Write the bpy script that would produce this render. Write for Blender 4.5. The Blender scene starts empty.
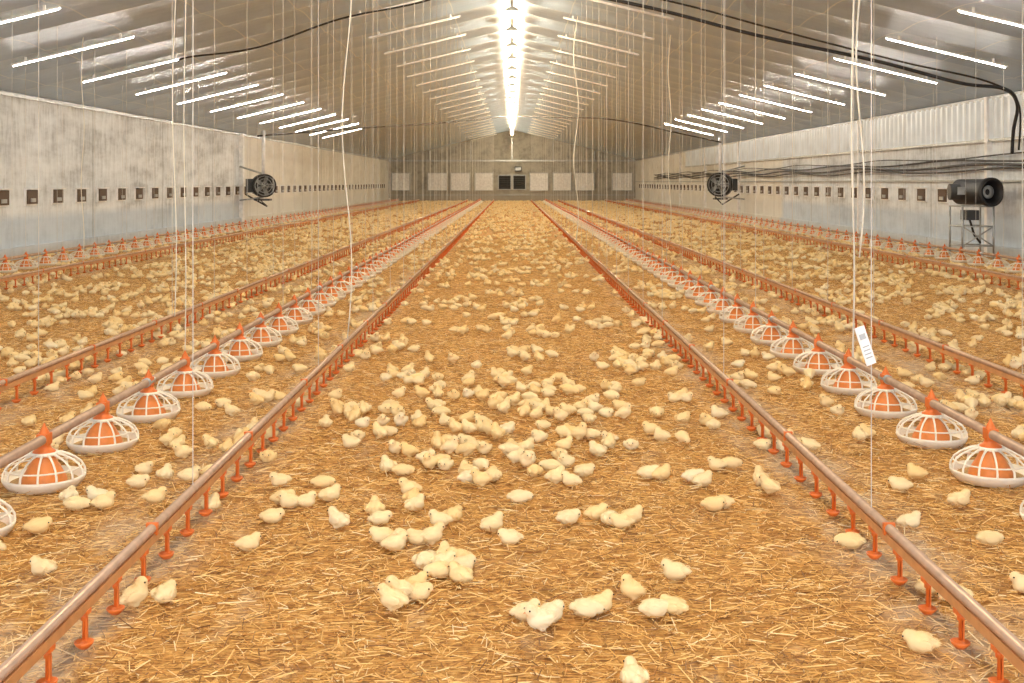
import bpy, math, random
import numpy as np
from mathutils import Vector, Matrix
random.seed(11); rng=np.random.default_rng(7)
S=bpy.context.scene
S.view_settings.view_transform='Standard'
S.view_settings.exposure=.22
W=9.0; EAVE=3.0; SL=0.24; L0=-4.0; L1=85.0
def roofz(x): return EAVE+SL*(W-abs(x))

# ---------------------------------------------------------------- mesh builder
class MB:
    def __init__(s): s.v=[];s.f=[];s.m=[];s.sm=[]
    def add(s,vs,fs,mat=0,smooth=False):
        o=len(s.v); s.v.extend([(float(p[0]),float(p[1]),float(p[2])) for p in vs])
        for f in fs: s.f.append([i+o for i in f]); s.m.append(mat); s.sm.append(smooth)
    def box(s,c,d,mat=0,M=None):
        x,y,z=d[0]/2,d[1]/2,d[2]/2
        vs=[Vector((a*x,b*y,e*z)) for a in(-1,1) for b in(-1,1) for e in(-1,1)]
        if M is not None: vs=[M@v for v in vs]
        vs=[v+Vector(c) for v in vs]
        s.add(vs,[(0,1,3,2),(4,6,7,5),(0,4,5,1),(2,3,7,6),(0,2,6,4),(1,5,7,3)],mat)
    def tube(s,pts,r,n=8,mat=0,caps=True,smooth=True):
        pts=[Vector(p) for p in pts]; rs=r if isinstance(r,(list,tuple)) else [r]*len(pts)
        vs=[];u=None
        for i,p in enumerate(pts):
            t=(pts[min(i+1,len(pts)-1)]-pts[max(i-1,0)]).normalized()
            if u is None:
                ref=Vector((0,0,1)) if abs(t.z)<.9 else Vector((1,0,0))
                u=t.cross(ref).normalized()
            else:
                u=(u-t*u.dot(t)).normalized()
            w=t.cross(u)
            for k in range(n):
                a=2*math.pi*k/n; vs.append(p+(u*math.cos(a)+w*math.sin(a))*rs[i])
        fs=[]
        for i in range(len(pts)-1):
            for k in range(n):
                k2=(k+1)%n; fs.append((i*n+k,i*n+k2,(i+1)*n+k2,(i+1)*n+k))
        s.add(vs,fs,mat,smooth)
        if caps:
            o=len(s.v)-len(vs)
            s.f.append([o+k for k in range(n)][::-1]);s.m.append(mat);s.sm.append(False)
            e=o+(len(pts)-1)*n
            s.f.append([e+k for k in range(n)]);s.m.append(mat);s.sm.append(False)
    def lathe(s,prof,n=20,c=(0,0,0),mat=0,M=None,smooth=True):
        vs=[]
        for (r,z) in prof:
            for k in range(n):
                a=2*math.pi*k/n; v=Vector((r*math.cos(a),r*math.sin(a),z))
                if M is not None: v=M@v
                vs.append(v+Vector(c))
        fs=[]
        for i in range(len(prof)-1):
            for k in range(n):
                k2=(k+1)%n; fs.append((i*n+k,i*n+k2,(i+1)*n+k2,(i+1)*n+k))
        s.add(vs,fs,mat,smooth)
    def rep(s,o,offs):
        for off in offs:
            b=len(s.v)
            s.v.extend([(p[0]+off[0],p[1]+off[1],p[2]+off[2]) for p in o.v])
            s.f.extend([[i+b for i in f] for f in o.f]); s.m.extend(o.m); s.sm.extend(o.sm)
    def mesh(s,name,mats):
        me=bpy.data.meshes.new(name); me.from_pydata(s.v,[],s.f)
        for m in mats: me.materials.append(m)
        me.polygons.foreach_set('material_index',s.m); me.polygons.foreach_set('use_smooth',s.sm)
        me.update(); return me
    def obj(s,name,mats,loc=(0,0,0),parent=None):
        o=mkobj(name,s.mesh(name,mats),loc)
        if parent: o.parent=parent
        return o
def mkobj(name,me,loc=(0,0,0),link=True):
    o=bpy.data.objects.new(name,me); o.location=loc
    if link: S.collection.objects.link(o)
    return o

# ---------------------------------------------------------------- materials
class NT:
    def __init__(s,name):
        s.mat=bpy.data.materials.new(name); s.mat.use_nodes=True; s.t=s.mat.node_tree
        s.b=s.t.nodes['Principled BSDF']
    def n(s,ty,**k):
        nd=s.t.nodes.new(ty)
        for a,b in k.items(): setattr(nd,a,b)
        return nd
    def put(s,sock,v):
        if isinstance(v,bpy.types.NodeSocket): s.t.links.new(v,sock)
        else: sock.default_value=v
    def math(s,op,a,b=0.0,c=None,clamp=False):
        nd=s.n('ShaderNodeMath',operation=op,use_clamp=clamp); s.put(nd.inputs[0],a); s.put(nd.inputs[1],b)
        if c is not None: s.put(nd.inputs[2],c)
        return nd.outputs[0]
    def noise(s,vec,scale,detail=3,rough=.55):
        nd=s.n('ShaderNodeTexNoise'); s.put(nd.inputs['Vector'],vec)
        nd.inputs['Scale'].default_value=scale; nd.inputs['Detail'].default_value=detail; nd.inputs['Roughness'].default_value=rough
        return nd.outputs['Fac']
    def mapping(s,vec,rot=(0,0,0),scale=(1,1,1)):
        nd=s.n('ShaderNodeMapping'); s.put(nd.inputs['Vector'],vec)
        nd.inputs['Rotation'].default_value=rot; nd.inputs['Scale'].default_value=scale
        return nd.outputs[0]
    def ramp(s,f,stops):
        nd=s.n('ShaderNodeValToRGB'); s.put(nd.inputs[0],f); e=nd.color_ramp.elements
        while len(e)<len(stops): e.new(.5)
        for i,(p,c) in enumerate(stops): e[i].position=p; e[i].color=(*c,1)
        return nd.outputs[0]
    def mix(s,f,a,b,mode='MIX'):
        nd=s.n('ShaderNodeMix',data_type='RGBA',blend_type=mode)
        s.put(nd.inputs[0],f)
        for i,v in ((6,a),(7,b)): s.put(nd.inputs[i],(*v,1) if isinstance(v,tuple) and len(v)==3 else v)
        return nd.outputs[2]
    def bump(s,h,strength=.3,dist=.01):
        nd=s.n('ShaderNodeBump'); s.put(nd.inputs['Height'],h); nd.inputs['Strength'].default_value=strength; nd.inputs['Distance'].default_value=dist
        s.t.links.new(nd.outputs[0],s.b.inputs['Normal'])
    def set(s,col=None,rough=None,metal=None):
        if col is not None: s.put(s.b.inputs['Base Color'],(*col,1) if isinstance(col,tuple) else col)
        if rough is not None: s.put(s.b.inputs['Roughness'],rough)
        if metal is not None: s.put(s.b.inputs['Metallic'],metal)
        return s.mat
def simple(name,col,rough=.5,metal=0,var=.12,scale=8):
    m=NT(name); g=m.n('ShaderNodeNewGeometry').outputs['Position']
    f=m.noise(g,scale,1)
    c=m.ramp(f,[(.3,tuple(x*(1-var) for x in col)),(.7,tuple(min(1,x*(1+var)) for x in col))])
    return m.set(c,rough,metal)
def emis(name,col,st,sample=True):
    m=NT(name); m.set(col,.5); m.b.inputs['Emission Color'].default_value=(*col,1); m.b.inputs['Emission Strength'].default_value=st
    if not sample: m.mat.cycles.emission_sampling='NONE'
    return m.mat

def grey_mask(m,pos):
    sx=m.n('ShaderNodeSeparateXYZ'); m.put(sx.inputs[0],pos)
    ax=m.math('ABSOLUTE',sx.outputs[0]); tot=None
    for c,w in ((1.42,.32),(3.05,.28),(6.5,.35)):
        d=m.math('ABSOLUTE',m.math('SUBTRACT',ax,c)); v=m.math('SUBTRACT',1.0,m.math('DIVIDE',d,w),clamp=True)
        tot=v if tot is None else m.math('MAXIMUM',tot,v)
    nz=m.noise(m.mapping(pos,scale=(2.2,1.0,1)),2.2,4,.65)
    n2=m.math('MULTIPLY',m.math('SUBTRACT',nz,.42),5,clamp=True)
    pat=m.math('MULTIPLY',m.math('SUBTRACT',nz,.57),5.0,clamp=True)
    return m.math('MAXIMUM',m.math('MULTIPLY',m.math('MULTIPLY',tot,1.6,clamp=True),n2),m.math('MULTIPLY',pat,.6))

def floor_mat():
    m=NT('straw_floor'); pos=m.n('ShaderNodeNewGeometry').outputs['Position']
    st=None
    for i,a in enumerate((.3,1.4,2.4)):
        f=m.noise(m.mapping(pos,rot=(0,0,a),scale=(14,150,1)),1.0,1,.5)
        st=f if st is None else m.math('MAXIMUM',st,f)
    n1=m.noise(pos,26,3,.75)
    f=m.math('ADD',m.math('MULTIPLY',st,.7),m.math('MULTIPLY',n1,.4))
    c=m.ramp(f,[(.48,(.15,.055,.010)),(.57,(.50,.225,.045)),(.66,(.78,.43,.12)),(.78,(.94,.66,.28))])
    big=m.noise(pos,.9,3,.6)
    c=m.mix(m.math('MULTIPLY',m.math('SUBTRACT',big,.48),1.2,clamp=True),c,(.48,.21,.045))
    c=m.mix(m.math('MULTIPLY',grey_mask(m,pos),.72),c,(.68,.56,.43))
    m.set(c,.85); m.bump(f,.5,.02); return m.mat
def straw_mat():
    m=NT('straw_stalk'); pos=m.n('ShaderNodeNewGeometry').outputs['Position']
    at=m.n('ShaderNodeAttribute'); at.attribute_name='shade'
    c=m.ramp(at.outputs['Fac'],[(0,(.15,.055,.010)),(.3,(.50,.23,.048)),(.62,(.80,.46,.13)),(.85,(.96,.67,.28)),(1,(1,.86,.54))])
    c=m.mix(m.math('MULTIPLY',grey_mask(m,pos),.5),c,(.66,.55,.42))
    return m.set(c,.5)
def chick_mat():
    m=NT('chick_down'); tc=m.n('ShaderNodeTexCoord').outputs['Object']
    r=m.n('ShaderNodeObjectInfo').outputs['Random']
    c=m.ramp(r,[(0,(.94,.75,.40)),(.4,(.95,.81,.52)),(.75,(.94,.71,.34)),(1,(.96,.86,.62))])
    sx=m.n('ShaderNodeSeparateXYZ'); m.put(sx.inputs[0],tc)
    nz=m.noise(tc,60,2,.6)
    up=m.math('MULTIPLY',m.math('SUBTRACT',sx.outputs[2],.032),18,clamp=True)
    c=m.mix(m.math('MULTIPLY',m.math('MULTIPLY',up,nz),.75),c,(.88,.58,.20))
    m.set(c,.9)
    return m.mat
def wall_mat(name,tint,low,warm=None):
    m=NT(name); pos=m.n('ShaderNodeNewGeometry').outputs['Position']
    n1=m.noise(m.mapping(pos,scale=(1,.35,1.2)),1.6,5,.65)
    n2=m.noise(m.mapping(pos,scale=(1,2.5,.5)),3,4,.7)
    f=m.math('ADD',m.math('MULTIPLY',n1,.6),m.math('MULTIPLY',n2,.4))
    c=m.ramp(f,[(.38,tuple(x*.60 for x in tint)),(.5,tint),(.60,tuple(min(1,x*1.2) for x in tint))])
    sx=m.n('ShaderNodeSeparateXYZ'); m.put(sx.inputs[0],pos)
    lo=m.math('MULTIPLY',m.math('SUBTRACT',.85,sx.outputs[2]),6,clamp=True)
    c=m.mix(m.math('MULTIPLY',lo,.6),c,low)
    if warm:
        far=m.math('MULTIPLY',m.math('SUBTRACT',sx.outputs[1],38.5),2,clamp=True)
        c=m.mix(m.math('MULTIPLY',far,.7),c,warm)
    fr=m.math('FRACT',m.math('DIVIDE',sx.outputs[1],5.0)); j=m.math('LESS_THAN',fr,.008)
    c=m.mix(m.math('MULTIPLY',j,.6),c,(.15,.15,.15))
    dirt=m.math('MULTIPLY',m.math('SUBTRACT',.24,sx.outputs[2]),4,clamp=True)
    c=m.mix(m.math('MULTIPLY',dirt,.5),c,(.42,.33,.22))
    m.set(c,.75); m.bump(f,.25,.02); return m.mat
def ceil_mat():
    m=NT('ceiling_sheet'); pos=m.n('ShaderNodeNewGeometry').outputs['Position']
    sx=m.n('ShaderNodeSeparateXYZ'); m.put(sx.inputs[0],pos)
    fr=m.math('FRACT',m.math('DIVIDE',sx.outputs[1],1.5)); j=m.math('LESS_THAN',fr,.02)
    fx=m.math('FRACT',m.math('DIVIDE',m.math('ABSOLUTE',sx.outputs[0]),1.2)); jx=m.math('LESS_THAN',fx,.02)
    n=m.noise(pos,1.2,3,.6)
    c=m.ramp(n,[(.3,(.44,.60,.80)),(.7,(.54,.71,.92))])
    c=m.mix(m.math('MULTIPLY',m.math('MAXIMUM',j,jx),.6),c,(.88,.95,1.0))
    return m.set(c,.38)

M_floor=floor_mat(); M_straw=straw_mat(); M_chick=chick_mat()
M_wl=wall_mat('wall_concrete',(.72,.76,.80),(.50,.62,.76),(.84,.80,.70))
M_wb=wall_mat('wall_gable',(.86,.80,.64),(.82,.74,.56))
M_ceil=ceil_mat()
M_galv=simple('feed_tube',(.50,.34,.24),.38,.35,.1,20)
M_rail=simple('drinker_rail',(.58,.39,.27),.30,.35,.1,20)
M_pvc=simple('drinker_pipe',(.60,.29,.12),.4,0,.1,20)
M_orange=simple('orange_plastic',(.76,.18,.03),.42,0,.08,30)
M_cone=simple('orange_cone',(.80,.26,.06),.45,0,.08,30)
M_cream=simple('cream_plastic',(.92,.86,.73),.4,0,.04,30)
M_feed=simple('feed_crumb',(.60,.40,.18),.9,0,.3,200)
M_black=simple('black_rubber',(.02,.02,.022),.5)
M_dark=simple('dark_metal',(.05,.055,.06),.45,.3)
M_steel=simple('grey_steel',(.45,.47,.48),.4,.6)
M_white=simple('white_paint',(.92,.92,.92),.45)
M_brown=simple('inlet_flap',(.09,.05,.028),.6)
M_cord=simple('cord_grey',(.70,.68,.64),.7)
M_rope=simple('rope_white',(.85,.83,.74),.8)
M_trans=simple('translucent_sheet',(.70,.79,.90),.35,0,.12,2)
M_beak=simple('beak_horn',(.80,.42,.18),.4); M_eye=simple('eye_black',(.01,.008,.006),.15)
M_leg=simple('leg_skin',(.82,.50,.20),.5)
M_warm=emis('ridge_lamp_glow',(1,.82,.56),640)
M_cool=emis('added_tube_glow',(1,.94,.86),70)  # added emission on the outer tubes, brightens the side bays

# ---------------------------------------------------------------- shell
b=MB(); b.add([(-W-.1,L0,0),(W+.1,L0,0),(W+.1,L1+.1,0),(-W-.1,L1+.1,0)],[(0,1,2,3)]); b.obj('floor',[M_floor])
b=MB()
NY=int((L1-L0)/.25)+1; xs=np.linspace(-W-.05,W+.05,31)
vs=[];fs=[]
for j in range(NY):
    y=L0+(L1-L0)*j/(NY-1); bl=.045*abs(math.sin(math.pi*y/1.5))
    for x in xs: vs.append((x,y,roofz(x)+bl*min(1,(W-abs(x))*1.0+.1)*min(1,abs(x)*2)))
nx=len(xs)
for j in range(NY-1):
    for i in range(nx-1):
        a=j*nx+i; fs.append((a,a+nx,a+nx+1,a+1))
b.add(vs,fs,0,False); b.obj('ceiling',[M_ceil])
def wall(side):
    b=MB(); x=side*(W+.1); b.box((x,(L0+L1)/2,1.52),(.2,L1-L0,3.04))
    b.box((side*(W-.04),(L0+L1)/2,.11),(.10,L1-L0,.22))
    b.box((side*(W-.02),(L0+L1)/2,EAVE-.03),(.05,L1-L0,.07),1)
    return b
bl=wall(-1)
bl.box((-W+.06,38.5,1.5),(.14,.25,3.0),2)
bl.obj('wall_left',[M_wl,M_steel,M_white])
br=wall(1)
vs=[];fs=[];N=900
for i in range(N+1):
    y=L0+(60-L0)*i/N; o=.02*math.sin(y*2*math.pi/.30)
    vs+= [(W-.05+o,y,2.2),(W-.05+o,y,2.96)]
for i in range(N): a=2*i; fs.append((a,a+1,a+3,a+2))
br.add(vs,fs,3,True)
br.box((W-.04,(L0+60)/2,2.18),(.08,60-L0,.05),1)
br.box((W-.03,(L0+L1)/2,1.42),(.06,L1-L0,.04),1)
for y in (14,21.9,30,46,54,62): br.box((W-.05,y,1.5),(.1,.12,3.0),2)
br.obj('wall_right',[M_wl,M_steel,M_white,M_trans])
b=MB()
g=[(-W-.2,0),(W+.2,0),(W+.2,3.05),(0,roofz(0)+.1),(-W-.2,3.05)]
b.add([(x,L1,z) for x,z in g]+[(x,L1+.2,z) for x,z in g],[(0,1,2,3,4),(9,8,7,6,5),(0,5,6,1),(1,6,7,2),(2,7,8,3),(3,8,9,4),(4,9,5,0)])
b.box((0,L1-.05,2.95),(18,.12,.12),1); b.box((0,L1-.04,.45),(18,.1,.06),1)
for x in (-6,-3,0,3,6): b.box((x,L1-.04,3.8 if abs(x)<5 else 3.3),(.08,.08,1.6 if abs(x)<5 else .7),1)
b.obj('wall_back',[M_wb,M_steel])
k=0
for xa,xb in ((-8.76,-7.45),(-6.13,-4.75),(-4.45,-3.07),(-2.7,-1.39),(1.31,2.63),(2.99,4.31),(4.6,5.99),(7.3,8.76)):
    k+=1
    b=MB(); b.box(((xa+xb)/2,L1-.06,1.42),(xb-xa,.08,1.3),0)
    for q in (xa,xb): b.box((q,L1-.09,1.42),(.05,.1,1.4),1)
    for z in (.78,2.06): b.box(((xa+xb)/2,L1-.09,z),(xb-xa,.1,.05),1)
    b.obj('window_%d'%k,[M_white,M_steel])
for x in (-.53,.53):
    b=MB(); b.box((x,L1-.06,1.38),(.98,.1,1.1),1); b.box((x,L1-.12,1.38),(.86,.06,.98),0)
    for i in range(6): b.box((x,L1-.16,.98+.16*i),(.84,.03,.10),2,Matrix.Rotation(.5,3,'X'))
    b.obj('louvre_opening',[M_black,M_steel,M_dark])
b=MB(); b.box((.45,L1-.2,2.35),(.5,.3,.35)); b.box((.45,L1-.37,2.35),(.4,.04,.22),1); b.obj('control_box',[M_dark,M_steel])

for side,nm in ((-1,'wall_air_inlets_left'),(1,'wall_air_inlets_right')):
    b=MB(); y=3.0
    while y<83:
        if not(side>0 and 19.8<y<22.4):
            x=side*(W-.01)
            b.box((x,y,1.12),(.05,.52,.32),0); b.box((x-side*.03,y,1.12),(.03,.46,.26),1)
            b.box((x-side*.055,y,1.06),(.02,.2,.07),2); b.box((x-side*.05,y,1.27),(.09,.5,.02),0)
        y+=1.25
    b.obj(nm,[M_white,M_brown,M_steel])

# ---------------------------------------------------------------- ridge lamps: bulb in a bell shade added to keep light off the ceiling
b=MB(); y=-1.0
while y<84:
    zc=4.82
    b.lathe([(.001,-.12),(.05,-.11),(.078,-.07),(.080,-.01),(.06,.04),(.03,.06)],10,(0,y,zc),0)
    b.lathe([(.001,.10),(.05,.10),(.11,.07),(.15,.02),(.160,-.015),(.155,-.015),(.145,.015),(.105,.06),(.05,.088),(.001,.088)],18,(0,y,zc),2)
    b.tube([(0,y,zc+.09),(0,y,5.02)],.02,6,1)
    y+=3.05
b.tube([(0,L0,5.04),(0,L1-.1,5.04)],.02,6,1)
b.obj('ridge_lamps',[M_warm,M_steel,M_white])
# ceiling tubes: outer rows given an added glow for the sides; inner rows unlit
b=MB()
for side in (-1,1):
    for xc,ln,ye in ((2.0,1.9,83),(6.8,1.9,50)):
        y=3.3+(.0 if side<0 else .2)
        while y<ye:
            z=roofz(xc)-.11; ang=math.atan(SL)*side
            M=Matrix.Rotation(ang,3,'Y')
            dx=Vector((ln/2,0,0)); c=Vector((side*xc,y,z)); d=M@dx
            b.tube([c-d,c+d],.009,6,0 if xc>3 else 1)
            up=M@Vector((0,0,1))
            b.box(c+up*.026,(ln+.04,.06,.012),1,M)  # opaque channel, added to block the glow from the ceiling above
            for s in (-1,1): b.box(c+up*.018+Vector((0,s*.032,0)),(ln+.04,.006,.026),1,M)
            for q in (-.8,.8): b.box(c+d*q+Vector((0,0,.062)),(.03,.03,.07),1)
            y+=2.95
b.obj('ceiling_tubes',[M_cool,M_white])

# ---------------------------------------------------------------- feeder line
pan=MB()
pan.lathe([(0.001,.004),(.12,.003),(.155,.010),(.174,.034),(.182,.052),(.181,.060),(.172,.060),(.160,.040),(.13,.024),(.001,.022)],28,mat=0)
pan.lathe([(.001,.030),(.15,.034)],20,mat=3)
pan.lathe([(.100,.030),(.098,.048),(.078,.085),(.055,.125),(.045,.150),(.045,.160)],20,mat=4)
for k in range(14):
    a=k*math.tau/14; ca,sa=math.cos(a),math.sin(a)
    P=[(.177,.058),(.174,.082),(.158,.110),(.128,.134),(.088,.152),(.050,.160)]
    pan.tube([(r*ca,r*sa,z) for r,z in P],[.0060,.0054,.005,.005,.0055,.007],5,0,False)
for r,z,t in ((.166,.098,.0042),(.055,.160,.009)):
    P=[(r*math.cos(a*math.tau/20),r*math.sin(a*math.tau/20),z) for a in range(21)]
    pan.tube(P,t,5,0,False)
pan.lathe([(.052,.156),(.050,.170),(.034,.182),(.027,.196),(.030,.200),(.030,.206)],14,mat=1)
pan.box((0,0,.225),(.050,.06,.052),1)
pan.lathe([(.026,.248),(.020,.262),(.008,.285),(.0005,.30)],10,mat=1)
fl=MB()
fl.tube([(0,0,.225),(0,80,.225)],.0225,14,2)
fl.rep(pan,[(0,5.57+.765*k,0) for k in range(-6,97)])
y=1.0
while y<80:
    fl.tube([(0,y,.225),(0,y+.12,.225)],.027,12,5); y+=3.02
me=fl.mesh('feeder_line',[M_cream,M_orange,M_galv,M_feed,M_cone,M_steel])
FX={-2.14:-.24,2.235:-.13,-7.75:0.,7.75:0.}
FO={}
for x,dy in FX.items(): FO[x]=mkobj('feeder_line',me,(x,dy,0))

nip=MB()
nip.box((0,0,.136),(.032,.034,.014),0)
nip.tube([(0,0,.132),(0,0,.112),(0,0,.108),(0,0,.052)],[.011,.010,.0055,.0055],8,0)
nip.lathe([(.0005,.026),(.014,.028),(.026,.040),(.029,.048),(.026,.049),(.018,.040),(.0005,.036)],12,mat=0)
nip.box((.008,0,.085),(.004,.014,.07),0)
nl=MB()
nl.tube([(0,0,.188),(0,81,.188)],.0165,12,1)
nl.box((0,40.5,.156),(.028,81,.030),2)
nl.box((0,40.5,.172),(.012,81,.012),2)
nl.rep(nip,[(0,3.43+.272*k,0) for k in range(-10,284)])
cl=MB(); cl.box((0,0,.186),(.040,.016,.042),0)
nl.rep(cl,[(0,1.1+1.49*k,0) for k in range(0,53)])
me=nl.mesh('drinker_line',[M_orange,M_rail,M_pvc])
NX=(-1.26,1.32,-3.08,3.18,-6.45,6.45)
NO={}
for x in NX: NO[x]=mkobj('drinker_line',me,(x,0,0))

# ---------------------------------------------------------------- cords (parts of the lines they carry)
def cords(parent,x,y0,st,z0,r0,yo=0):
    b=MB(); y=y0
    while y<80:
        b.tube([(0,y-yo,z0),(0,y-yo,roofz(x)-.005)],r0+.00003*y,4,0,False)
        y+=st/2 if 9<y<28 else st
    b.obj('suspension_cords',[M_cord],parent=parent)
for x in NX: cords(NO[x],x,4.28 if x>0 else 4.6,2.98,.20,.0017)
for x in FX: cords(FO[x],x,4.55 if x>0 else 4.75,3.07,.25,.0018,FX[x])
def rope(pts,r,parent):
    m=MB(); lx,ly=parent.location.x,parent.location.y
    m.tube([(p[0]-lx,p[1]-ly,p[2]) for p in pts],r,6,0); m.obj('hoist_rope',[M_rope],parent=parent)
def wavy(x,y,z0,z1,amp,n=24):
    z1-=.03
    return [(x+amp*math.sin(i*.55),y+amp*.5*math.cos(i*.4),z0+(z1-z0)*i/n) for i in range(n+1)]
rope(wavy(2.235,7.64,.25,roofz(2.2),.010),.006,FO[2.235])
rope(wavy(2.30,7.70,.9,roofz(2.3),.03),.006,FO[2.235])
rope(wavy(-2.19,7.80,.25,roofz(2.2),.006),.0035,FO[-2.14])
rope(wavy(-2.26,7.80,.5,roofz(2.2),.012),.0035,FO[-2.14])
rope(wavy(-1.26,8.9,.20,roofz(1.3),.035),.005,NO[-1.26])
rope(wavy(1.32,24,.20,roofz(1.3),.05),.011,NO[1.32])
rope(wavy(3.18,23.5,.20,roofz(3.2),.03),.009,NO[3.18])
rope(wavy(-6.45,17.5,.20,roofz(6.5),.02),.006,NO[-6.45])
b=MB(); M=Matrix.Rotation(-.32,3,'Y')@Matrix.Rotation(.2,3,'Z')
b.box((0,0,0),(.040,.003,.145),0,M)
for i in range(4): b.box(M@Vector((0,-.0022,-.045+.014*i)),(.026,.001,.004),1,M)
b.box(M@Vector((0,-.0022,.035)),(.024,.001,.02),1,M)
b.obj('hanging_label',[M_white,M_steel],(1.295,4.27,.80))

# ---------------------------------------------------------------- cables
def cable(name,pts,r,n=60):
    cu=[];P=[Vector(p) for p in pts]
    for i in range(len(P)-1):
        p0=P[max(i-1,0)];p1=P[i];p2=P[i+1];p3=P[min(i+2,len(P)-1)]
        for k in range(8):
            t=k/8; cu.append(.5*((2*p1)+(p2-p0)*t+(2*p0-5*p1+4*p2-p3)*t*t+(3*p1-p0-3*p2+p3)*t**3))
    cu.append(P[-1]); m=MB(); m.tube(cu,r,6,0); m.obj(name,[M_black])
def rc(x,y,d=.1): return (x,y,roofz(x)-d)
cable('power_cable',[rc(.3,20.4,.2),rc(2.4,20.0,.2),rc(4.2,19.9,.25),rc(6.2,19.9,.2),rc(7.6,19.8,.25),rc(8.4,19.9,.15),(8.76,20.2,2.75),(8.78,20.4,2.3),(8.8,20.5,1.9)],.034)
cable('power_cable',[rc(.3,19.5,.2),rc(2.6,19.4,.12),rc(4.5,19.5,.15),rc(6.5,19.4,.2),rc(8.0,19.6,.15),(8.6,19.8,2.75),(8.7,20,1.95)],.018)
cable('power_cable',[rc(-.3,20.0,.2),rc(-1.6,20.1,.28),rc(-3.0,20.3,.2),rc(-4.5,20.6,.3),rc(-5.7,20.6,.18),rc(-6.0,20.9,.16)],.018)
cable('power_cable',[rc(0.3,60,.3),rc(2,50,.5),rc(4,45,.4),rc(6.5,44,.4),(7.9,44,2.9)],.03)
cable('power_cable',[rc(-.3,60,.3),rc(-3,50,.5),rc(-5.5,42,.5),(-8.3,38,2.9)],.03)
for z,r,ph in ((1.80,.022,0),(1.70,.028,1.3),(1.62,.022,2.4),(1.88,.015,3.0)):
    pts=[(8.86+.04*math.sin(i+ph),14+i*1.5,z+.035*math.sin(i*1.2+ph)) for i in range(40)]
    cable('wall_hose',pts,r)

# ---------------------------------------------------------------- fans / heaters
def fan(name,loc,R,axis_ang,wallx):
    b=MB(); M=Matrix.Rotation(axis_ang,3,'Z')@Matrix.Rotation(math.pi/2,3,'X')
    b.lathe([(R*.86,-.22),(R,-.24),(R,.24),(R*.86,.22),(R*.82,.0),(R*.86,-.22)],28,(0,0,0),0,M)
    for zz in (-.23,.23):
        for q in (.3,.6,.84):
            P=[M@Vector((R*q*math.cos(a*math.tau/20),R*q*math.sin(a*math.tau/20),zz)) for a in range(21)]
            b.tube(P,.012,4,1,False)
        for a in range(6):
            c,s=math.cos(a*math.tau/6),math.sin(a*math.tau/6)
            b.tube([M@Vector((R*.1*c,R*.1*s,zz)),M@Vector((R*c,R*s,zz))],.010,4,2,False)
    b.lathe([(.001,-.1),(R*.3,-.1),(R*.3,.15),(.001,.15)],14,(0,0,0),1,M)
    b.lathe([(.001,.0),(R*.84,.0)],20,(0,0,0),0,M)
    for a in range(5):
        B=M@Matrix.Rotation(a*math.tau/5,3,'Z')@Matrix.Rotation(.5,3,'X')
        b.box(M@Matrix.Rotation(a*math.tau/5,3,'Z')@Vector((R*.52,0,.06)),(R*.62,R*.35,.015),1,B)
    b.tube([(0,.0,R-.02),(0,0,roofz(loc[0])-loc[2]-.12)],.06,8,3)
    b.tube([(0,0,R),(wallx,0,R+.25)],.035,6,1); b.tube([(0,0,-R),(wallx,0,-R-.1)],.03,6,1)
    b.box((wallx*.55,.1,.0),(.3,.25,.45),2)
    b.box((0,-.05,-R-.08),(.5,.4,.06),2)
    b.tube([(-.2,0,-R),(.1,.1,-R-.3),(wallx*.8,.1,-R+.1)],.03,6,0)
    b.obj(name,[M_black,M_steel,M_dark,M_white],loc)
fan('circulation_fan',(-8.15,38.2,1.28),.38,.4,-.78)
fan('circulation_fan',(7.95,44.5,1.30),.46,-.4,.93)
b=MB(); A=Matrix.Rotation(.35,3,'Z')@Matrix.Rotation(math.pi/2,3,'X')
b.lathe([(.001,-.45),(.15,-.45),(.235,-.40),(.235,.30),(.26,.32),(.26,.42),(.225,.42),(.21,.30),(.16,.1),(.001,.1)],28,(.06,0,1.22),0,A)
b.lathe([(.06,.28),(.12,.30),(.12,.32),(.06,.30)],16,(.06,0,1.22),1,A)
b.tube([(-.35,.2,1.22),(.1,.15,1.22)],.15,16,2); b.box((-.22,-.05,1.24),(.14,.03,.14),1)
for dx in (-.30,.26):
    for dy in (-.3,.3): b.tube([(dx,dy,0),(dx,dy,.97)],.018,6,1)
for z in (.25,.6,.96):
    for dy in (-.3,.3): b.tube([(-.30,dy,z),(.26,dy,z)],.014,6,1)
    for dx in (-.30,.26): b.tube([(dx,-.3,z),(dx,.3,z)],.014,6,1)
b.tube([(-.30,-.3,.25),(.26,-.3,.6)],.012,6,1); b.tube([(.26,-.3,.25),(-.30,-.3,.6)],.012,6,1)
b.box((-.05,0,.80),(.22,.3,.18),2); b.tube([(-.1,-.1,.75),(-.05,-.2,.45),(.1,-.1,.3)],.02,6,0)
b.obj('jet_heater',[M_black,M_steel,M_dark],(8.38,21.2,0))

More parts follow.
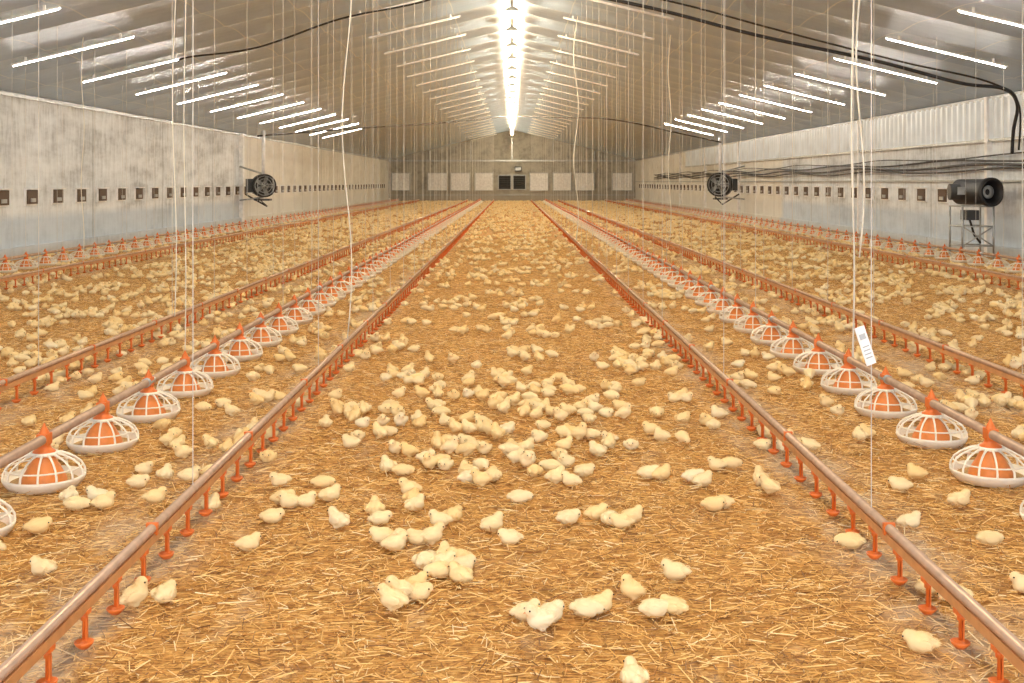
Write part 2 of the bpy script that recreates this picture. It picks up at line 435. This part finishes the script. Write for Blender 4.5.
# ---------------------------------------------------------------- geometry-node scatter
def scatter(name,coll,pts,kind,rot,scl):
    me=bpy.data.meshes.new(name); me.vertices.add(len(pts))
    me.vertices.foreach_set('co',np.asarray(pts,dtype=np.float32).ravel())
    a=me.attributes.new('kind','INT','POINT'); a.data.foreach_set('value',np.asarray(kind,dtype=np.int32))
    a=me.attributes.new('rot','FLOAT_VECTOR','POINT'); a.data.foreach_set('vector',np.asarray(rot,dtype=np.float32).ravel())
    a=me.attributes.new('scl','FLOAT','POINT'); a.data.foreach_set('value',np.asarray(scl,dtype=np.float32))
    me.update(); o=mkobj(name,me)
    ng=bpy.data.node_groups.new(name+'_instances','GeometryNodeTree')
    ng.interface.new_socket(name='Geometry',in_out='INPUT',socket_type='NodeSocketGeometry')
    ng.interface.new_socket(name='Geometry',in_out='OUTPUT',socket_type='NodeSocketGeometry')
    N=ng.nodes; K=ng.links
    gi=N.new('NodeGroupInput'); go=N.new('NodeGroupOutput'); ip=N.new('GeometryNodeInstanceOnPoints')
    ci=N.new('GeometryNodeCollectionInfo'); ci.inputs['Collection'].default_value=coll
    ci.inputs['Separate Children'].default_value=True; ci.inputs['Reset Children'].default_value=True
    def at(n,t):
        q=N.new('GeometryNodeInputNamedAttribute'); q.data_type=t; q.inputs['Name'].default_value=n; return q.outputs['Attribute']
    K.new(gi.outputs[0],ip.inputs['Points']); K.new(ci.outputs[0],ip.inputs['Instance'])
    ip.inputs['Pick Instance'].default_value=True
    K.new(at('kind','INT'),ip.inputs['Instance Index']); K.new(at('rot','FLOAT_VECTOR'),ip.inputs['Rotation']); K.new(at('scl','FLOAT'),ip.inputs['Scale'])
    K.new(ip.outputs[0],go.inputs[0])
    md=o.modifiers.new('scatter','NODES'); md.node_group=ng
    return o

sc=bpy.data.collections.new('straw_tiles')
for t in range(4):
    n=2700
    c=rng.uniform(-.5,.5,(n,2)); a=rng.uniform(0,math.pi,n); ln=rng.gamma(2.8,.012,n)+.010; ln=np.minimum(ln,.12)
    wd=rng.uniform(.0010,.0021,n); z=rng.uniform(.001,.018,n); tl=rng.normal(0,.14,n)
    d=np.stack([np.cos(a)*np.cos(tl),np.sin(a)*np.cos(tl),np.sin(tl)],1); s=np.stack([-np.sin(a),np.cos(a),np.zeros(n)],1)
    ctr=np.stack([c[:,0],c[:,1],z+np.abs(np.sin(tl))*ln/2],1)
    V=[]
    for e in (-1,1):
        p=ctr+d*(ln/2*e)[:,None]
        V+= [p-s*wd[:,None], p+np.array([0,0,1])*wd[:,None]*1.2, p+s*wd[:,None]]
    V=np.stack(V,1).reshape(-1,3)
    base=np.arange(n)*6
    F=np.concatenate([np.stack([base,base+1,base+4,base+3],1),np.stack([base+1,base+2,base+5,base+4],1)])
    me=bpy.data.meshes.new('straw_tile'); me.from_pydata(V.tolist(),[],F.tolist()); me.materials.append(M_straw)
    sh=np.clip(rng.beta(1.5,1.5,n),0,1); at=me.attributes.new('shade','FLOAT','POINT'); at.data.foreach_set('value',np.repeat(sh,6).astype(np.float32))
    me.update(); o=mkobj('straw_tile_%d'%t,me,(t*1.3-2,-2.5,0),link=False); sc.objects.link(o)
P=[];K=[];R=[];Q=[]
for iy in range(2,28):
    hw=min(8,int(iy*.5)+2)
    for ix in range(-hw,hw+1):
        P.append((ix*1.0+.0,iy+.5,0.0)); K.append(random.randrange(4)); R.append((0,0,random.randrange(4)*math.pi/2)); Q.append(1.04)
scatter('straw_litter',sc,P,K,R,Q)

# ---------------------------------------------------------------- chicks
def ell(vs,fs,c,r,ry=0,rz=0,seg=14,ring=9):
    o=len(vs); M=Matrix.Rotation(rz,3,'Z')@Matrix.Rotation(ry,3,'Y')
    for i in range(ring+1):
        th=math.pi*i/ring
        for k in range(seg):
            a=math.tau*k/seg
            vs.append(Vector(c)+M@Vector((r[0]*math.sin(th)*math.cos(a)+1e-5*math.cos(a),r[1]*math.sin(th)*math.sin(a)+1e-5*math.sin(a),r[2]*math.cos(th))))
    for i in range(ring):
        for k in range(seg):
            k2=(k+1)%seg; fs.append((o+i*seg+k,o+(i+1)*seg+k,o+(i+1)*seg+k2,o+i*seg+k2))
    fs.append(tuple(o+k for k in range(seg))); fs.append(tuple(o+ring*seg+k for k in range(seg))[::-1])
cc=bpy.data.collections.new('chick_poses')
def chick(idx,name,bz,head,hyaw,hpitch,legs,btilt=0.,spread=1.0):
    vs=[];fs=[]
    ell(vs,fs,(0,0,bz),(.041,.034*spread,.032),btilt)
    ell(vs,fs,(.016,0,bz-.001+.012*math.sin(-btilt)),(.028,.030*spread,.028))
    ell(vs,fs,(-.036,0,bz+.003-.03*math.sin(-btilt)),(.020,.018,.014),btilt-.3)
    H=Vector(head); S0=Vector((.018,0,bz+.010+.010*math.sin(-btilt)))
    for t in (.3,.6): ell(vs,fs,S0.lerp(H,t),(.022,.021,.021))
    ell(vs,fs,H,(.0205,.0190,.0195),hpitch,hyaw)
    F=Matrix.Rotation(hyaw,3,'Z')@Matrix.Rotation(hpitch,3,'Y')
    ell(vs,fs,H+F@Vector((.010,0,-.003)),(.011,.012,.010),hpitch,hyaw)
    for s in (-1,1): ell(vs,fs,(-.008,s*.0315*spread,bz+.003),(.027,.0075,.016),btilt+.2,s*-.12)
    if legs:
        for s in (-1,1): ell(vs,fs,(.000,s*.014,bz-.024),(.014,.012,.013))
    tmp=bpy.data.meshes.new('tmp'); tmp.from_pydata(vs,[],fs); to=mkobj('tmp',tmp)
    md=to.modifiers.new('r','REMESH'); md.mode='VOXEL'; md.voxel_size=.0032
    sm=to.modifiers.new('s','SMOOTH'); sm.factor=.5; sm.iterations=4
    dg=bpy.context.evaluated_depsgraph_get(); dg.update(); ev=to.evaluated_get(dg); em=ev.to_mesh()
    co=[Vector(v.co) for v in em.vertices]; no=[Vector(v.normal) for v in em.vertices]; pf=[tuple(p.vertices) for p in em.polygons]
    ev.to_mesh_clear(); bpy.data.objects.remove(to)
    for i,c in enumerate(co):
        if c.z<.002: c.z=.002
    mb=MB(); mb.add(co,pf,0,True)
    rr=random.Random(idx)
    for _ in range(1100):   # tufts of down
        i=rr.randrange(len(co)); c=co[i]; n=no[i]
        if c.z<.006: continue
        if (c-(H+F@Vector((.02,0,0)))).length<.010: continue
        back=Vector((-1,rr.uniform(-.5,.5),rr.uniform(-.6,.3)))
        d=(n*rr.uniform(.2,.6)+back*.6).normalized()*rr.uniform(.004,.007)
        sd=d.cross(n).normalized()*.0010
        mb.add([c-sd,c+sd,c+d],[(0,1,2)],0,True)
    bk=H+F@Vector((.0185,0,-.003))
    ax=F@Vector((1,0,-.15)); up=F@Vector((0,0,1)); sd=F@Vector((0,1,0))
    tip=bk+ax*.010
    vs=[bk+up*.0042,bk+sd*.0048,bk-up*.0035,bk-sd*.0048,tip,bk+ax*.006+up*.0028]
    mb.add(vs,[(0,1,5),(0,5,3),(1,4,5),(5,4,3),(1,2,4),(2,3,4)],1,False)
    for s in (-1,1):
        e=H+F@Vector((.0115,s*.0160,.0035)); ev2=[];ef=[]; ell(ev2,ef,e,(.0030,.0026,.0030),0,0,8,5); mb.add(ev2,ef,2,True)
    if legs:
        for s in (-1,1):
            f=.006*s
            mb.tube([(.000+f,s*.014,bz-.026),(-.004+f,s*.015,.014),(.004+f,s*.015,.004)],[.005,.0028,.0026],6,3)
            for a in (-.5,0,.5): mb.tube([(.004+f,s*.015,.003),(.004+f+.018*math.cos(a),s*.015+.018*math.sin(a),.0015)],[.0022,.0012],5,3)
            mb.tube([(.004+f,s*.015,.003),(-.005+f,s*.015,.0015)],[.002,.001],5,3)
    o=mkobj('chick_%02d_%s'%(idx,name),mb.mesh('chick_'+name,[M_chick,M_beak,M_eye,M_leg]),(idx*.3-1,-1.5,0),link=False); cc.objects.link(o)
chick(0,'standing',.045,(.034,0,.077),0,.1,True,-.12)
chick(1,'sitting',.030,(.032,0,.056),.2,.1,False,0,1.1)
chick(2,'sleeping',.029,(.045,.004,.030),.4,.35,False,.05,1.12)
chick(3,'looking_left',.044,(.030,.012,.074),.9,.1,True,-.08)
chick(4,'pecking',.044,(.054,0,.032),0,1.0,True,.22)
chick(5,'sitting_turned',.030,(.026,-.012,.056),-1.0,.1,False,0,1.1)
chick(6,'upright',.050,(.022,0,.088),-.3,.1,True,-.5)
chick(7,'dozing',.030,(.036,-.004,.046),-.4,.3,False,0,1.13)

pts=[];kind=[];rot=[];scl=[]; grid={}
def tryadd(x,y,k,a,s,md=.068):
    if abs(x)>8.75 or y<2.6 or y>84: return False
    for fx,fo in FX.items():
        if abs(x-fx)<.24:
            q=(y-5.57-fo)/.765; dy=(q-round(q))*.765
            if math.hypot(x-fx,dy)<.225: return False
    if abs(x-8.38)<.45 and abs(y-21.2)<.45: return False
    g=(int(math.floor(x/.12)),int(math.floor(y/.12)))
    for i in (-1,0,1):
        for j in (-1,0,1):
            for (px,py) in grid.get((g[0]+i,g[1]+j),()):
                if (px-x)**2+(py-y)**2<md*md: return False
    grid.setdefault(g,[]).append((x,y))
    pts.append((x,y,.008)); kind.append(k); rot.append((random.gauss(0,.03),random.gauss(0,.03),a)); scl.append(s); return True
near=[(-1.658,4.12,1,170),(-1.227,3.79,6,30),(-1.151,3.865,7,80),(-.996,4.40,1,20),(-.98,4.755,7,0),(-.696,4.66,0,150),
(-.948,4.97,1,190),(-.99,5.03,7,10),(-1.06,5.33,1,200),(-.864,5.30,2,0),(-.794,5.08,1,30),(-.88,4.99,1,0),(-.573,4.87,1,100),(-.536,4.73,7,10),
(-.449,5.13,0,200),(-.41,4.93,1,40),(-.43,5.04,7,80),(-.4975,4.49,7,185),(-.4416,4.40,1,10),(-.43,4.49,2,100),(-.291,4.71,1,180),(-.24,4.78,7,60),
(-.306,4.456,0,10),(-.36,4.47,7,170),(-.245,4.26,1,100),(-.181,4.05,1,150),(-.253,4.10,2,190),(-.178,4.15,7,30),(-.25,4.18,1,0),(-.31,4.2,2,60),(-.19,4.24,1,200),
(-.371,3.856,0,200),(-.329,3.95,1,30),(-.384,3.77,0,170),(-.31,3.88,7,0),(-.0758,4.647,1,30),(-.0077,4.48,7,190),(.030,5.05,2,0),
(.228,4.74,7,20),(.346,4.80,1,10),(.4425,4.687,7,180),(.49,4.76,1,20),(.40,4.73,2,90),(.397,3.856,6,200),(.455,3.73,2,10),(.52,3.75,7,150),(.574,4.08,1,170),
(.0875,3.60,0,210),(.045,3.70,1,0),(.12,3.68,7,40),(.2336,3.73,2,0),(.285,3.77,1,30),(.335,3.22,1,100),
(1.147,5.18,0,135),(1.13,5.30,6,100),(.85,4.93,7,0),(.90,4.97,2,180),(.874,5.33,1,20),(.84,5.40,7,0),(.64,5.47,7,10),(.70,5.45,1,30),(1.06,5.66,2,0),(.99,5.63,1,180),
(1.29,4.43,2,160),(1.60,4.687,1,0),(1.83,4.47,2,0),(1.47,3.85,2,180),(1.41,3.93,1,0),(1.2135,3.45,7,160),(1.74,3.95,1,170),
(-1.85,4.94,2,0),(-1.74,4.97,1,20),(-1.93,5.08,7,100),(-1.80,5.06,1,180),(-1.547,5.05,1,10),(-1.95,4.45,7,30),(-2.0,4.28,1,10),(-1.93,4.32,6,200),
(-1.5,5.42,1,0),(-1.42,5.5,2,20),(-1.27,4.93,1,80),(-1.7,5.3,7,0),(-1.62,5.45,1,90),
(-.14,5.30,0,200),(-.20,5.38,1,20),(-.09,5.42,7,90),(.20,5.36,3,10),(.27,5.33,1,160),(-.52,5.52,2,10),(-.60,5.60,1,120),(.34,5.50,7,30),(1.92,5.0,1,10),(1.75,5.25,7,170),(-2.08,4.60,1,190),(-1.88,4.62,7,20)]
for x,y,k,a in near: tryadd(x,y,k,math.radians(a),random.uniform(.90,1.0),.03)
POSE=[0,0,1,1,1,2,2,3,4,5,5,6,7,7,7]
def cl_add(cx,cy,n,sg):
    for _ in range(n):
        x=random.gauss(cx,sg); y=random.gauss(cy,sg*1.4)
        if y<5.45 and abs(x)<2.9: continue
        tryadd(x,y,random.choice(POSE),random.uniform(0,math.tau),random.uniform(.88,1.02))
for cx,cy,n,sg in ((-.30,6.0,11,.11),(-.02,5.75,12,.12),(.18,5.65,9,.10),(.27,6.2,8,.11),(-.10,6.5,13,.13),(-.5,6.6,8,.10),(.15,7.0,13,.13),(.62,6.8,7,.10),(-.5,7.4,10,.11),
 (.25,7.8,12,.13),(-.1,8.3,12,.14),(.7,7.7,8,.11),(-.75,6.1,4,.08),(.5,6.1,5,.08),(-.7,8.2,9,.13),(.1,9.3,12,.17),(-.35,5.75,5,.08),(.75,8.8,9,.14),(-.2,7.5,7,.09),(.85,6.3,3,.07),(-1.0,7.0,4,.08),(1.0,7.4,3,.08)):
    cl_add(cx,cy,n,sg)
# small groups gathered round the near feeder pans
for fx,fo in list(FX.items())[:2]:
    for k in range(0,14):
        y=5.57+fo+.765*k
        for s in (-1,1):
            if random.random()<.6: cl_add(fx+s*.33,y+random.uniform(-.2,.2),random.choice((2,3,4)),.07)
def dens(a,y):
    if a<1.3: return 0 if y<6 else (3 if y<8 else (9 if y<14 else 12))
    if a<3.2: return 0 if y<5.3 else (7 if y<7 else 10)
    if a<6.4: return 18 if y>7 else 11
    return 10
yy=3.0
while yy<83.5:
    for ix in range(-9,9):
        x0=ix; cxm=abs(ix+.5); d=dens(cxm,yy)
        if abs(x0+.5)>yy*.5+1.5: continue
        n=d*1.0
        while n>0:
            k=random.choice((1,1,2,4,5,7,10)); cl_add(x0+random.random(),yy+random.random(),k,random.choice((.06,.09,.13,.18))); n-=k
    yy+=1.0
print('chicks',len(pts))
scatter('chick_flock',cc,pts,kind,rot,scl)

# ---------------------------------------------------------------- world + camera
w=bpy.data.worlds.new('daylight'); S.world=w; w.use_nodes=True
bg=w.node_tree.nodes['Background']; bg.inputs[0].default_value=(.96,.96,1,1); bg.inputs[1].default_value=2.8
cam=bpy.data.cameras.new('camera'); co=bpy.data.objects.new('camera',cam); S.collection.objects.link(co)
co.location=(0,0,1.4); co.rotation_euler=(math.pi/2,0,0)
cam.sensor_width=36; cam.lens=1165/1024*36; cam.shift_y=-(341.5-182)/1024; cam.clip_end=300; cam.clip_start=.05
S.camera=co
